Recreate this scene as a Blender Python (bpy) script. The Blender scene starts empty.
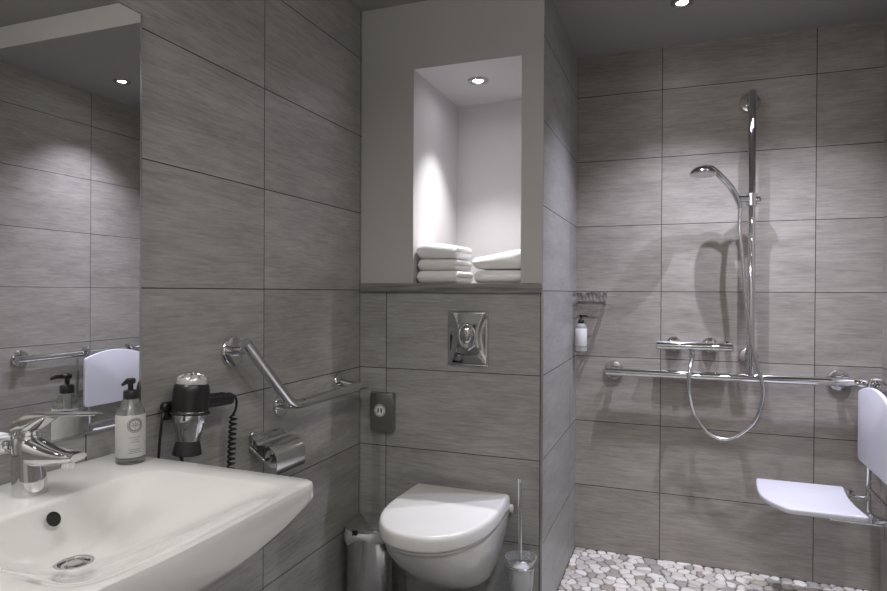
import bpy, bmesh, math, random
from mathutils import Vector, Matrix, noise
random.seed(7)
PI = math.pi
scene = bpy.context.scene
C = scene.collection

# ------------------------------------------------------------------ room dimensions (metres)
XL, XR = -1.162, 0.765          # left wall, right wall
YT, YS = 2.171, 2.945           # front of the cistern box, shower back wall
XP = -0.4450                    # side of the cistern box
ZC, ZU = 2.288, 2.385           # lower ceiling, upper ceiling
YR, YF = 1.955, -0.75           # ceiling step, wall behind the camera

# ------------------------------------------------------------------ materials
def new_mat(name):
    m = bpy.data.materials.new(name); m.use_nodes = True
    nt = m.node_tree
    return m, nt, nt.nodes['Principled BSDF']

def mat(name, col, rough=.5, metal=0., **kw):
    m, nt, b = new_mat(name)
    b.inputs['Base Color'].default_value = (*col, 1)
    b.inputs['Roughness'].default_value = rough
    b.inputs['Metallic'].default_value = metal
    for k, v in kw.items():
        b.inputs[k].default_value = v
    return m

def N(nt, kind, **kw):
    n = nt.nodes.new(kind)
    for k, v in kw.items():
        setattr(n, k, v)
    return n

def math_node(nt, op, a, b=None, c=None):
    n = N(nt, 'ShaderNodeMath', operation=op)
    for i, v in enumerate((a, b, c)):
        if v is None: continue
        if isinstance(v, (int, float)): n.inputs[i].default_value = v
        else: nt.links.new(v, n.inputs[i])
    return n.outputs[0]

def add_noise_bump(m, scale, strength, dist=.002, detail=3):
    nt = m.node_tree; b = nt.nodes['Principled BSDF']
    tc = N(nt, 'ShaderNodeTexCoord'); nz = N(nt, 'ShaderNodeTexNoise'); bp = N(nt, 'ShaderNodeBump')
    nz.inputs['Scale'].default_value = scale; nz.inputs['Detail'].default_value = detail
    bp.inputs['Strength'].default_value = strength; bp.inputs['Distance'].default_value = dist
    nt.links.new(tc.outputs['Object'], nz.inputs['Vector'])
    nt.links.new(nz.outputs['Fac'], bp.inputs['Height'])
    nt.links.new(bp.outputs['Normal'], b.inputs['Normal'])
    return m

def tile_mat(name, axis, off, tint=(1, 1, 1)):
    """60 x 30 cm porcelain tiles with brushed concrete streaks; axis is the horizontal axis of the wall."""
    m, nt, b = new_mat(name)
    geo = N(nt, 'ShaderNodeNewGeometry'); sep = N(nt, 'ShaderNodeSeparateXYZ')
    nt.links.new(geo.outputs['Position'], sep.inputs[0])
    u = math_node(nt, 'DIVIDE', math_node(nt, 'SUBTRACT', sep.outputs[axis], off), .6)
    v = math_node(nt, 'DIVIDE', sep.outputs[2], .3)
    fu, fv = math_node(nt, 'FRACT', u), math_node(nt, 'FRACT', v)
    du = math_node(nt, 'MULTIPLY', math_node(nt, 'MINIMUM', fu, math_node(nt, 'SUBTRACT', 1., fu)), .6)
    dv = math_node(nt, 'MULTIPLY', math_node(nt, 'MINIMUM', fv, math_node(nt, 'SUBTRACT', 1., fv)), .3)
    d = math_node(nt, 'MINIMUM', du, dv)
    joint = math_node(nt, 'LESS_THAN', d, .0014)
    # one random shift per tile so that the streaks stop at the joints
    cmb = N(nt, 'ShaderNodeCombineXYZ')
    nt.links.new(math_node(nt, 'FLOOR', u), cmb.inputs[0]); nt.links.new(math_node(nt, 'FLOOR', v), cmb.inputs[1])
    wn = N(nt, 'ShaderNodeTexWhiteNoise', noise_dimensions='3D'); nt.links.new(cmb.outputs[0], wn.inputs['Vector'])
    vec = N(nt, 'ShaderNodeCombineXYZ')
    nt.links.new(math_node(nt, 'MULTIPLY', sep.outputs[axis], 11.), vec.inputs[0])
    nt.links.new(math_node(nt, 'MULTIPLY', sep.outputs[2], 140.), vec.inputs[1])
    nt.links.new(math_node(nt, 'MULTIPLY', wn.outputs['Value'], 40.), vec.inputs[2])
    n1 = N(nt, 'ShaderNodeTexNoise'); n1.inputs['Scale'].default_value = 1.; n1.inputs['Detail'].default_value = 7.; n1.inputs['Roughness'].default_value = .72
    nt.links.new(vec.outputs[0], n1.inputs['Vector'])
    vec2 = N(nt, 'ShaderNodeCombineXYZ')
    nt.links.new(math_node(nt, 'MULTIPLY', sep.outputs[axis], 2.3), vec2.inputs[0])
    nt.links.new(math_node(nt, 'MULTIPLY', sep.outputs[2], 9.), vec2.inputs[1])
    nt.links.new(math_node(nt, 'MULTIPLY', wn.outputs['Value'], 23.), vec2.inputs[2])
    n2 = N(nt, 'ShaderNodeTexNoise'); n2.inputs['Scale'].default_value = 1.6; n2.inputs['Detail'].default_value = 9.; n2.inputs['Roughness'].default_value = .7
    nt.links.new(vec2.outputs[0], n2.inputs['Vector'])
    f = math_node(nt, 'ADD', math_node(nt, 'MULTIPLY', n1.outputs['Fac'], .55), math_node(nt, 'MULTIPLY', n2.outputs['Fac'], .45))
    f = math_node(nt, 'ADD', f, math_node(nt, 'MULTIPLY', math_node(nt, 'SUBTRACT', wn.outputs['Value'], .5), .05))
    rp = N(nt, 'ShaderNodeValToRGB'); e = rp.color_ramp.elements
    e[0].position = .36; e[1].position = .66
    e[0].color = (.22 * tint[0], .217 * tint[1], .211 * tint[2], 1); e[1].color = (.42 * tint[0], .415 * tint[1], .404 * tint[2], 1)
    nt.links.new(f, rp.inputs[0])
    mx = N(nt, 'ShaderNodeMix', data_type='RGBA'); mx.inputs[7].default_value = (.028, .027, .026, 1)
    nt.links.new(joint, mx.inputs[0]); nt.links.new(rp.outputs[0], mx.inputs[6]); nt.links.new(mx.outputs[2], b.inputs['Base Color'])
    ro = math_node(nt, 'ADD', .27, math_node(nt, 'MULTIPLY', n1.outputs['Fac'], .22))
    ro = math_node(nt, 'MAXIMUM', ro, math_node(nt, 'MULTIPLY', joint, .9)); nt.links.new(ro, b.inputs['Roughness'])
    bp = N(nt, 'ShaderNodeBump'); bp.inputs['Strength'].default_value = .35; bp.inputs['Distance'].default_value = .0012
    h = math_node(nt, 'SUBTRACT', math_node(nt, 'MULTIPLY', n1.outputs['Fac'], .5), joint)
    nt.links.new(h, bp.inputs['Height']); nt.links.new(bp.outputs['Normal'], b.inputs['Normal'])
    return m

M = {}
M['tile_left'] = tile_mat('grey tile left', 1, 1.5595 - 1.8)
M['tile_flush'] = tile_mat('grey tile cistern box', 0, -1.0512)
M['tile_side'] = tile_mat('grey tile box side', 1, YT - 0.0)
M['tile_shower'] = tile_mat('grey tile shower', 0, -.0704, (1.045, .975, .905))
M['tile_right'] = tile_mat('grey tile right', 1, 2.565 - 3.0, (1.03, .98, .92))
M['plaster'] = add_noise_bump(mat('grey plaster', (.47, .465, .455), .75), 260, .12)
M['niche'] = add_noise_bump(mat('niche paint', (.55, .535, .545), .7), 260, .1)
M['riser_lit'] = mat('riser paint with lamp light', (.80, .79, .77), .7)  # ceiling step face: lamp light falling on it is put into this pale colour
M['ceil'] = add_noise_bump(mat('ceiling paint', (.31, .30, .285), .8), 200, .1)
M['chrome'] = mat('chrome', (.68, .68, .69), .035, 1.)
M['steel'] = mat('brushed steel', (.62, .62, .62), .26, 1.)
M['satin'] = mat('satin chrome', (.66, .66, .66), .17, 1.)
M['hose'] = mat('shower hose metal', (.68, .68, .68), .22, 1.)
M['ceramic'] = mat('white ceramic', (.67, .67, .665), .12, 0., **{'Coat Weight': .4, 'Coat Roughness': .05})
M['lid'] = mat('white lid plastic', (.72, .715, .71), .25)
M['seatw'] = mat('white seat plastic', (.68, .68, .74), .38)
M['black'] = mat('black plastic', (.012, .012, .012), .35)
M['blackm'] = mat('black rubber', (.016, .016, .016), .6)
M['mirror'] = mat('mirror silver', (.83, .84, .83), .004, 1.)
M['edge'] = mat('polished glass edge', (.75, .78, .77), .15, 0., **{'Specular IOR Level': .9})
M['bevel'] = mat('bevelled mirror edge', (.55, .56, .55), .22, 1.)
M['trim'] = mat('aluminium tile trim', (.55, .55, .53), .35, 1.)
M['darkcase'] = mat('dark steel case', (.40, .40, .385), .28, 1.)
M['plast'] = mat('clear bottle plastic', (.92, .93, .93), .06, 0., **{'Transmission Weight': .92, 'IOR': 1.45})
M['liquid'] = mat('pearly soap', (.45, .45, .445), .25, 0., **{'Transmission Weight': .35, 'IOR': 1.34})
M['label'] = mat('frosted label', (.47, .47, .465), .45)
M['label_white'] = mat('white label', (.66, .66, .65), .45)
M['ink'] = mat('grey label print', (.20, .20, .20), .5)
M['frost'] = mat('frosted glass', (.93, .94, .94), .22, 0., **{'Transmission Weight': .88, 'IOR': 1.45})
M['bristle'] = mat('white bristles', (.75, .75, .74), .8)
M['white'] = mat('white plastic', (.78, .78, .77), .4)
M['bag'] = mat('thin bin liner', (.74, .74, .74), .35, 0., **{'Transmission Weight': .25})
M['clearcap'] = mat('clear dryer cap', (.72, .72, .72), .18, .25, **{'Transmission Weight': .35})
M['paper'] = add_noise_bump(mat('tissue', (.8, .8, .79), .9), 400, .2)
M['dark'] = mat('dark hole', (.01, .01, .01), .7)
tw = mat('white terry', (.90, .895, .89), .95, 0., **{'Sheen Weight': .3})
M['towel'] = add_noise_bump(tw, 420, .8, .003, 4)
M['floor'] = None

# stone ledge: dark grey brushed stone
m, nt, b = new_mat('ledge stone'); tc = N(nt, 'ShaderNodeTexCoord'); mp = N(nt, 'ShaderNodeMapping'); mp.inputs['Scale'].default_value = (6, 30, 90)
nz = N(nt, 'ShaderNodeTexNoise'); nz.inputs['Scale'].default_value = 1.; nz.inputs['Detail'].default_value = 6
rp = N(nt, 'ShaderNodeValToRGB'); rp.color_ramp.elements[0].color = (.12, .117, .106, 1); rp.color_ramp.elements[1].color = (.27, .265, .245, 1)
rp.color_ramp.elements[0].position = .35; rp.color_ramp.elements[1].position = .7
nt.links.new(tc.outputs['Object'], mp.inputs[0]); nt.links.new(mp.outputs[0], nz.inputs['Vector']); nt.links.new(nz.outputs['Fac'], rp.inputs[0]); nt.links.new(rp.outputs[0], b.inputs['Base Color'])
b.inputs['Roughness'].default_value = .5
M['stone'] = m
# bathroom floor: grey square tiles
m, nt, b = new_mat('grey floor tiles'); tc = N(nt, 'ShaderNodeTexCoord'); bk = N(nt, 'ShaderNodeTexBrick'); bk.offset = 0
bk.inputs['Scale'].default_value = 1.; bk.inputs['Brick Width'].default_value = .3; bk.inputs['Row Height'].default_value = .3; bk.inputs['Mortar Size'].default_value = .002
bk.inputs['Color1'].default_value = (.15, .148, .143, 1); bk.inputs['Color2'].default_value = (.18, .177, .17, 1); bk.inputs['Mortar'].default_value = (.05, .05, .05, 1)
nt.links.new(tc.outputs['Object'], bk.inputs['Vector']); nt.links.new(bk.outputs['Color'], b.inputs['Base Color']); b.inputs['Roughness'].default_value = .4
M['floor'] = m
def emit(name, col, s):
    m, nt, b = new_mat(name); b.inputs['Base Color'].default_value = (.8, .8, .8, 1)
    b.inputs['Emission Color'].default_value = (*col, 1); b.inputs['Emission Strength'].default_value = s
    return m
M['tube'] = emit('lit lamp tube', (1., .98, .95), 48.)
M['lamp'] = emit('lit lamp lens', (.95, .96, 1.), 40.)
GROUT = mat('pebble grout', (.20, .185, .165), .8)
STONES = [add_noise_bump(mat('pebble %s' % n, c, .42), 60, .15) for n, c in (
    ('white', (.74, .715, .665)), ('cream', (.64, .61, .55)), ('pale grey', (.54, .525, .49)), ('grey', (.38, .365, .335)), ('taupe', (.38, .345, .295)), ('bright', (.80, .78, .73)))]

# ------------------------------------------------------------------ mesh helpers
ORG = {}
def link(o): C.objects.link(o); return o

def thing(name, label, cat, loc=(0, 0, 0), group=None):
    o = link(bpy.data.objects.new(name, None)); o.empty_display_size = .05; o.location = loc
    o['label'] = label; o['category'] = cat
    if group: o['group'] = group
    ORG[o.name] = Vector(loc)
    return o

def obj(name, bm, mats, parent=None, label=None, smooth=40, loc=None):
    org = ORG[parent.name] if parent else Vector(loc or (0, 0, 0))
    bmesh.ops.recalc_face_normals(bm, faces=bm.faces)
    a = math.radians(smooth)
    for f in bm.faces: f.smooth = True
    for e in bm.edges:
        if len(e.link_faces) == 2: e.smooth = e.calc_face_angle(0) < a
    for v in bm.verts: v.co -= org
    me = bpy.data.meshes.new(name); bm.to_mesh(me); bm.free()
    for m_ in (mats if isinstance(mats, (list, tuple)) else [mats]): me.materials.append(m_)
    o = link(bpy.data.objects.new(name, me))
    if parent: o.parent = parent
    else: o.location = org
    ORG[o.name] = org
    if label: o['label'] = label
    return o

def tag(o, label, cat, group=None):
    o['label'] = label; o['category'] = cat
    if group: o['group'] = group
    return o

def struct(name, bm, m, smooth=40):
    o = obj(name, bm, m, smooth=smooth); o['kind'] = 'structure'; return o

def BM(): return bmesh.new()

def box(bm, lo, hi, bev=0., seg=2, mi=0):
    c = [(a + b) / 2 for a, b in zip(lo, hi)]; s = [b - a for a, b in zip(lo, hi)]
    r = bmesh.ops.create_cube(bm, size=1, matrix=Matrix.Translation(c) @ Matrix.Diagonal((*s, 1)))
    vs = r['verts']; fs = {f for v in vs for f in v.link_faces}
    for f in fs: f.material_index = mi
    if bev:
        es = list({e for v in vs for e in v.link_edges})
        bmesh.ops.bevel(bm, geom=es, offset=bev, segments=seg, profile=.5, affect='EDGES')
    return bm

def quad(bm, *p, mi=0):
    f = bm.faces.new([bm.verts.new(q) for q in p]); f.material_index = mi; return f

def loft(bm, rings, closed=True, cap0=True, cap1=True, mi=0):
    vr = [[bm.verts.new(p) for p in r] for r in rings]
    n = len(vr[0])
    for a, b in zip(vr, vr[1:]):
        for i in range(n if closed else n - 1):
            j = (i + 1) % n
            f = bm.faces.new((a[i], a[j], b[j], b[i])); f.material_index = mi
    if closed and cap0: bm.faces.new(vr[0][::-1]).material_index = mi
    if closed and cap1: bm.faces.new(vr[-1]).material_index = mi
    return vr

def frame(d):
    d = d.normalized(); t = Vector((0, 0, 1)) if abs(d.z) < .95 else Vector((1, 0, 0))
    a = d.cross(t).normalized(); return a, d.cross(a).normalized()

def tube(bm, pts, r, n=16, mi=0, caps=True):
    pts = [Vector(p) for p in pts]; rs = r if isinstance(r, (list, tuple)) else [r] * len(pts)
    rings = []; a = None
    for i, p in enumerate(pts):
        d = (pts[min(i + 1, len(pts) - 1)] - pts[max(i - 1, 0)]).normalized()
        if a is None: a, _ = frame(d)
        a = (a - d * a.dot(d)).normalized(); b = d.cross(a)
        rings.append([p + (a * math.cos(2 * PI * k / n) + b * math.sin(2 * PI * k / n)) * rs[i] for k in range(n)])
    loft(bm, rings, True, caps, caps, mi); return bm

def smooth_path(pts, sub=8):
    P = [Vector(p) for p in pts]; P = [2 * P[0] - P[1]] + P + [2 * P[-1] - P[-2]]; out = []
    for i in range(1, len(P) - 2):
        for k in range(sub):
            t = k / sub; p0, p1, p2, p3 = P[i - 1:i + 3]
            out.append(.5 * ((2 * p1) + (p2 - p0) * t + (2 * p0 - 5 * p1 + 4 * p2 - p3) * t * t + (3 * p1 - p0 - 3 * p2 + p3) * t ** 3))
    out.append(P[-2]); return out

def fillet(pts, r, seg=8):
    pts = [Vector(p) for p in pts]; out = [pts[0]]
    for i in range(1, len(pts) - 1):
        p, a, b = pts[i], (pts[i - 1] - pts[i]), (pts[i + 1] - pts[i])
        k = min(r, a.length * .48, b.length * .48); s, e = p + a.normalized() * k, p + b.normalized() * k
        for j in range(seg + 1):
            t = j / seg; out.append(s * (1 - t) ** 2 + p * 2 * t * (1 - t) + e * t * t)
    out.append(pts[-1]); return out

def lathe(bm, prof, org, axis=(0, 0, 1), n=32, mi=0, cap0=True, cap1=True):
    """prof: list of (radius, height along axis)."""
    ax = Vector(axis).normalized(); a, b = frame(ax); org = Vector(org)
    rings = [[org + ax * h + (a * math.cos(2 * PI * k / n) + b * math.sin(2 * PI * k / n)) * max(r, 1e-4) for k in range(n)] for r, h in prof]
    loft(bm, rings, True, cap0, cap1, mi); return bm

def disc_flange(org, axis, r, t=.012):
    return lathe(BM(), [(r, 0), (r, t * .55), (r * .93, t * .9), (r * .8, t), (.2 * r, t)], org, axis)

def ell_loft(bm, secs, n=20, mi=0, pw=2.):
    """secs: (center, width vector, height vector)."""
    rings = []
    for c, w, h in secs:
        c, w, h = Vector(c), Vector(w), Vector(h); ring = []
        for k in range(n):
            t = 2 * PI * k / n; ct, st = math.cos(t), math.sin(t)
            ring.append(c + w * (abs(ct) ** (2 / pw) * (1 if ct >= 0 else -1)) + h * (abs(st) ** (2 / pw) * (1 if st >= 0 else -1)))
        rings.append(ring)
    loft(bm, rings, True, True, True, mi); return bm

def round_poly(pts, radii, seg=8):
    n = len(pts); out = []
    for i in range(n):
        p = Vector(pts[i]); a = Vector(pts[i - 1]) - p; b = Vector(pts[(i + 1) % n]) - p
        r = radii[i] if isinstance(radii, (list, tuple)) else radii
        if r <= 0: out.append(p); continue
        k = min(r, a.length * .49, b.length * .49); s, e = p + a.normalized() * k, p + b.normalized() * k
        for j in range(seg + 1):
            t = j / seg; out.append(s * (1 - t) ** 2 + p * 2 * t * (1 - t) + e * t * t)
    return out

def inset2(pts, d):
    """shrink a closed CCW 2D outline by d."""
    n = len(pts); out = []
    for i in range(n):
        p0, p, p1 = pts[i - 1], pts[i], pts[(i + 1) % n]
        a = (p - p0); b = (p1 - p)
        if a.length < 1e-7: a = b
        if b.length < 1e-7: b = a
        na = Vector((-a.y, a.x)).normalized(); nb = Vector((-b.y, b.x)).normalized(); nn = (na + nb)
        nn = nn.normalized() if nn.length > 1e-6 else na
        out.append(p + nn * (d / max(.4, nn.dot(na))))
    return out

def slab(bm, outline, to3, t0, t1, bev=.003, mi=0):
    """extrude a 2D CCW outline between t0 and t1 with rounded edges; to3(x, y, t)."""
    rings = []
    for d, t in ((bev, t0), (bev * .3, t0 + bev * .3), (0, t0 + bev), (0, t1 - bev), (bev * .3, t1 - bev * .3), (bev, t1)):
        rings.append([to3(p.x, p.y, t) for p in inset2(outline, d)])
    loft(bm, rings, True, True, True, mi); return bm

# ================================================================== THE ROOM
bm = BM(); box(bm, (XL - .12, YF - .12, -.1), (XL, YT + .8, ZU + .1)); struct('wall_left', bm, M['tile_left'])
bm = BM(); box(bm, (XR, YF - .12, -.1), (XR + .12, YS + .12, ZU + .1)); struct('wall_right', bm, M['tile_right'])
bm = BM(); box(bm, (XL - .12, YS, -.1), (XR, YS + .12, ZU + .1)); struct('wall_back', bm, M['tile_shower'])
bm = BM(); box(bm, (XL, YF - .12, -.1), (XR, YF, ZU + .1)); struct('wall_front', bm, M['plaster'])
# door in the wall behind the camera
bm = BM(); box(bm, (-.55, YF - .005, 0.01), (.35, YF + .035, 2.05), .004); d1 = struct('door_1', bm, M['white'])
bm = BM(); tube(bm, fillet([(-.47, YF + .036, 1.02), (-.47, YF + .085, 1.02), (-.36, YF + .085, 1.02)], .015), .009)
hd = obj('door_handle', bm, M['steel'], d1)
# tiled lower part of the cistern box, its front and shower side
ZL0, ZL1 = 1.192, 1.227
XPL = XP + .007                       # painted upper part stands a little proud of the tiles on the left side
bm = BM()
box(bm, (XL, YT, 0), (XP - .02, YT + .06, ZL0 - .0005))
box(bm, (XP - .02, YT, 0), (XP - .0005, YT + .02, ZL0 - .0005))
struct('wall_flush', bm, M['tile_flush'])
bm = BM()
box(bm, (XP - .015, YT + .004, 0), (XP, YS, ZC))
struct('wall_side', bm, M['tile_side'])
# painted upper part with the deep niche
NX0, NX1, NZ1, NY1 = -.941, -.524, 2.036, 2.672
bm = BM(); y = YT
quad(bm, (XL, y, ZL1), (NX0, y, ZL1), (NX0, y, NZ1), (XL, y, NZ1))
quad(bm, (NX1, y, ZL1), (XP, y, ZL1), (XP, y, NZ1), (NX1, y, NZ1))
quad(bm, (XL, y, NZ1), (NX0, y, NZ1), (NX0, y, ZC), (XL, y, ZC))
quad(bm, (NX0, y, NZ1), (NX1, y, NZ1), (NX1, y, ZC), (NX0, y, ZC))
quad(bm, (NX1, y, NZ1), (XP, y, NZ1), (XP, y, ZC), (NX1, y, ZC))
quad(bm, (NX0, y, ZL1), (NX0, NY1, ZL1), (NX0, NY1, NZ1), (NX0, y, NZ1), mi=1)
quad(bm, (NX1, NY1, ZL1), (NX1, y, ZL1), (NX1, y, NZ1), (NX1, NY1, NZ1), mi=1)
quad(bm, (NX0, NY1, ZL1), (NX1, NY1, ZL1), (NX1, NY1, NZ1), (NX0, NY1, NZ1), mi=1)
quad(bm, (NX0, y, NZ1), (NX0, NY1, NZ1), (NX1, NY1, NZ1), (NX1, y, NZ1), mi=1)
bmesh.ops.remove_doubles(bm, verts=bm.verts, dist=1e-5)
struct('wall_niche', bm, [M['plaster'], M['niche']])
# ceiling with its step
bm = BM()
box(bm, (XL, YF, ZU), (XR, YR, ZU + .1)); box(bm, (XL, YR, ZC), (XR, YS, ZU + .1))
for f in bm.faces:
    if abs(f.normal.y) > .9 and abs(f.calc_center_median().y - YR) < .001: f.material_index = 1  # step face takes the colour brightened in place of light
struct('ceiling', bm, [M['ceil'], M['riser_lit']])
# edge trim of the tiles
bm = BM(); box(bm, (XP - .004, YT - .004, 0), (XP + .004, YT + .004, ZL0)); struct('trim_1', bm, M['trim'])
# floors
bm = BM(); box(bm, (XL, YF, -.1), (XR, 1.62, 0)); box(bm, (XL, 1.62, -.1), (XP, YT, 0)); struct('floor', bm, M['floor'])

# pebble mosaic of the shower floor: relaxed voronoi cells rounded into flat stones
def pebbles():
    x0, x1, y0, y1 = XP, XR, 1.62, YS
    pts = []; n = 880
    while len(pts) < n:
        best = max(((random.uniform(x0, x1), random.uniform(y0, y1)) for _ in range(9)),
                   key=lambda q: min([(q[0] - p[0]) ** 2 + (q[1] - p[1]) ** 2 for p in pts[-400:]] or [9]))
        pts.append(best)
    def cells(pts):
        g = {}
        s = .12
        for i, p in enumerate(pts): g.setdefault((int((p[0] + 5) / s), int((p[1] + 5) / s)), []).append(i)
        out = []
        for i, p in enumerate(pts):
            gx, gy = int((p[0] + 5) / s), int((p[1] + 5) / s)
            poly = [(max(x0, p[0] - .12), max(y0, p[1] - .12)), (min(x1, p[0] + .12), max(y0, p[1] - .12)), (min(x1, p[0] + .12), min(y1, p[1] + .12)), (max(x0, p[0] - .12), min(y1, p[1] + .12))]
            for a in (-2, -1, 0, 1, 2):
                for b in (-2, -1, 0, 1, 2):
                    for j in g.get((gx + a, gy + b), ()):
                        if j == i: continue
                        q = pts[j]; mx, my = (p[0] + q[0]) / 2, (p[1] + q[1]) / 2; nx, ny = q[0] - p[0], q[1] - p[1]
                        new = []
                        for k in range(len(poly)):
                            A, B = poly[k], poly[(k + 1) % len(poly)]
                            da = (A[0] - mx) * nx + (A[1] - my) * ny; db = (B[0] - mx) * nx + (B[1] - my) * ny
                            if da <= 0: new.append(A)
                            if (da < 0 < db) or (db < 0 < da):
                                t = da / (da - db); new.append((A[0] + (B[0] - A[0]) * t, A[1] + (B[1] - A[1]) * t))
                        poly = new
                        if len(poly) < 3: break
            out.append(poly)
        return out
    cs = cells(pts)
    bm = BM(); quad(bm, (x0, y0, -.002), (x1, y0, -.002), (x1, y1, -.002), (x0, y1, -.002))
    for c in cs:
        if len(c) < 3: continue
        P = [Vector(q) for q in c]
        Q = [P[0]]
        for p in P[1:]:
            if (p - Q[-1]).length > .004: Q.append(p)
        if len(Q) < 3: continue
        cen = sum(Q, Vector((0, 0))) / len(Q)
        rm = sum((p - cen).length for p in Q) / len(Q)
        Q = [cen + (p - cen).normalized() * (.62 * (p - cen).length + .38 * rm - .0028) for p in Q]
        R = round_poly(Q, .03, 4)
        mi = random.choices(range(1, 7), (28, 18, 22, 14, 5, 20))[0]
        h = random.uniform(.003, .0055)
        rings = []
        for sc, z in ((1., -.002), (1., h * .35), (.93, h * .8), (.78, h)):
            rings.append([Vector((*(cen + (p - cen) * sc), z)) for p in R])
        loft(bm, rings, True, False, True, mi)
    return bm
struct('floor_shower', pebbles(), [GROUT] + STONES, 60)

# ================================================================== LEDGE, NICHE AND TOWELS
bm = BM(); box(bm, (XL + .001, YT - .012, ZL0), (XP - .0008, NY1 - .002, ZL1), .002)
tag(obj('stone_ledge', bm, M['stone'], loc=(-.8, YT, ZL0)), 'dark grey stone ledge running across the wall under the towel niche', 'ledge')

def towel(name, label, x0, x1, y0, y1, z0, z1, seed, folds=2, sag=.0, open_right=True):
    """a folded terry towel: rounded fold on one short side, the layers showing on the other."""
    H, W = z1 - z0, x1 - x0; prof = []
    nl = 10
    for k in range(nl + 1):                              # folded side (left), half round
        t = PI / 2 + PI * k / nl; prof.append((H * .42 + math.cos(t) * H * .42, .5 + .5 * math.sin(t)))
    nb = 14
    for k in range(1, nb): prof.append((H * .42 + (W - H * .7) * k / nb, 0))
    for l in range(folds):                               # layers on the other side
        zc0, hh = (l + .5) / folds, .5 / folds
        for k in range(9):
            t = -PI / 2 + PI * k / 8; prof.append((W - H * .28 + math.cos(t) * H * .28 * (1.08 if l % 2 else .92), zc0 + hh * math.sin(t) * .97))
    for k in range(nb - 1, 0, -1): prof.append((H * .42 + (W - H * .7) * k / nb, 1))
    if not open_right: pass
    ny = 16; rings = []; bm = BM(); rnd = random.Random(seed)
    for i in range(ny + 1):
        s = i / ny
        e = min(1, min(s, 1 - s) / .09); k = math.sqrt(max(0, 1 - (1 - e) ** 2)); k = .25 + .75 * k
        yy = y0 + (y1 - y0) * s; ring = []
        for (px, pz) in prof:
            X = x0 + W / 2 + (px - W / 2) * (.965 + .035 * k); zz = z0 + H * (.5 + (pz - .5) * k)
            q = Vector((X * 17 + seed * 3.1, yy * 17, zz * 25)); nn = noise.noise_vector(q)
            zz += sag * ((X - x0) / W - .4) * max(0, pz * 2 - 1) + nn.z * .0035 * max(0, pz * 2 - 1) * (1 if sag else 0)
            X += nn.x * .003; Y = yy + nn.y * .004
            ring.append(Vector((X, Y, max(zz, z0 + .0004))))
        rings.append(ring)
    loft(bm, rings)
    o = obj(name, bm, M['towel'], smooth=75, loc=((x0 + x1) / 2, (y0 + y1) / 2, z0))
    return tag(o, label, 'towel', 'white towels in the niche')
zt = ZL1 + .0006
towel('towel', 'white folded towel at the bottom of the left stack of three in the niche', NX0 + .006, -.768, 2.185, 2.38, zt, zt + .0475, 1, 2)
towel('towel', 'white folded towel in the middle of the left stack of three in the niche', NX0 + .008, -.772, 2.188, 2.38, zt + .0485, zt + .0905, 2, 2)
towel('towel', 'white folded towel on top of the left stack of three in the niche', NX0 + .004, -.772, 2.185, 2.38, zt + .0925, zt + .150, 3, 2, -.014)
towel('towel', 'lower white towel of the right stack of two in the niche', -.722, NX1 - .008, 2.225, 2.50, zt, zt + .049, 4, 1, .0)
towel('towel', 'upper white towel of the right stack of two in the niche', -.728, NX1 - .008, 2.23, 2.50, zt + .0525, zt + .110, 5, 1, .03)

# ================================================================== CEILING LIGHTS
def downlight(x, y, z, label, watts, col=(1, 1, 1), size=150, blend=1., r=.040, rad=.022):
    t = thing('ceiling_downlight', label, 'ceiling light', (x, y, z), 'recessed downlights')
    bm = BM(); lathe(bm, [(r * .50, -.0005), (r * .50, -.003), (r * .62, -.0075), (r * .92, -.007), (r, -.003), (r, -.0005)], (x, y, z), (0, 0, 1), 36)
    obj('ring', bm, M['satin'], t)
    bm = BM(); lathe(bm, [(r * .49, -.001), (r * .48, -.002), (r * .3, -.003), (.001, -.0033)], (x, y, z), (0, 0, 1), 28)
    obj('lens', bm, M['lamp'], t)
    l = bpy.data.lights.new('lamp', 'SPOT'); l.energy = watts; l.color = col; l.spot_size = math.radians(size); l.spot_blend = blend; l.shadow_soft_size = rad
    o = link(bpy.data.objects.new('lamp_light', l)); o.location = (x, y, z - .03)
    return t
COOL, WARM = (.83, .83, 1.0), (1., .955, .90)
downlight(.007, 2.51, ZC, 'round recessed downlight in the shower ceiling at the top edge of the photo', 36, COOL, 102, 1., .042, .009)
downlight(.44, 2.475, ZC, 'round recessed downlight of the shower seen only in the mirror', 36, COOL, 102, 1., .042, .009)
downlight(-.748, 2.366, NZ1, 'round recessed downlight in the niche ceiling above the towels', 23, (1, .975, .985), 80, 1., .042, .010)
downlight(.30, .30, ZU, 'round recessed downlight in the upper ceiling nearest the wash basin', 13, WARM, 165)
downlight(.28, .90, ZU, 'round recessed downlight in the upper ceiling nearest the shower', 11, WARM, 165)
downlight(.10, -.35, ZU, 'round recessed downlight in the upper ceiling near the door', 14, WARM, 165)
# slim lamp on the wall above the mirror, just outside the frame
t = thing('mirror_lamp', 'slim horizontal wall lamp above the mirror outside the photo', 'wall lamp', (XL, .42, 1.95))
bm = BM(); box(bm, (XL + .0005, .32, 1.925), (XL + .02, .52, 1.975), .004); obj('wall_plate', bm, M['satin'], t)
bm = BM(); tube(bm, [(XL + .015, .42, 1.95), (XL + .085, .42, 1.96)], .008, 12); obj('arm', bm, M['satin'], t)
bm = BM(); tube(bm, [(XL + .09, .17, 1.965), (XL + .09, .175, 1.965), (XL + .09, .655, 1.965), (XL + .09, .66, 1.965)], [.012, .017, .017, .012], 20); obj('diffuser', bm, M['tube'], t)

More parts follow.
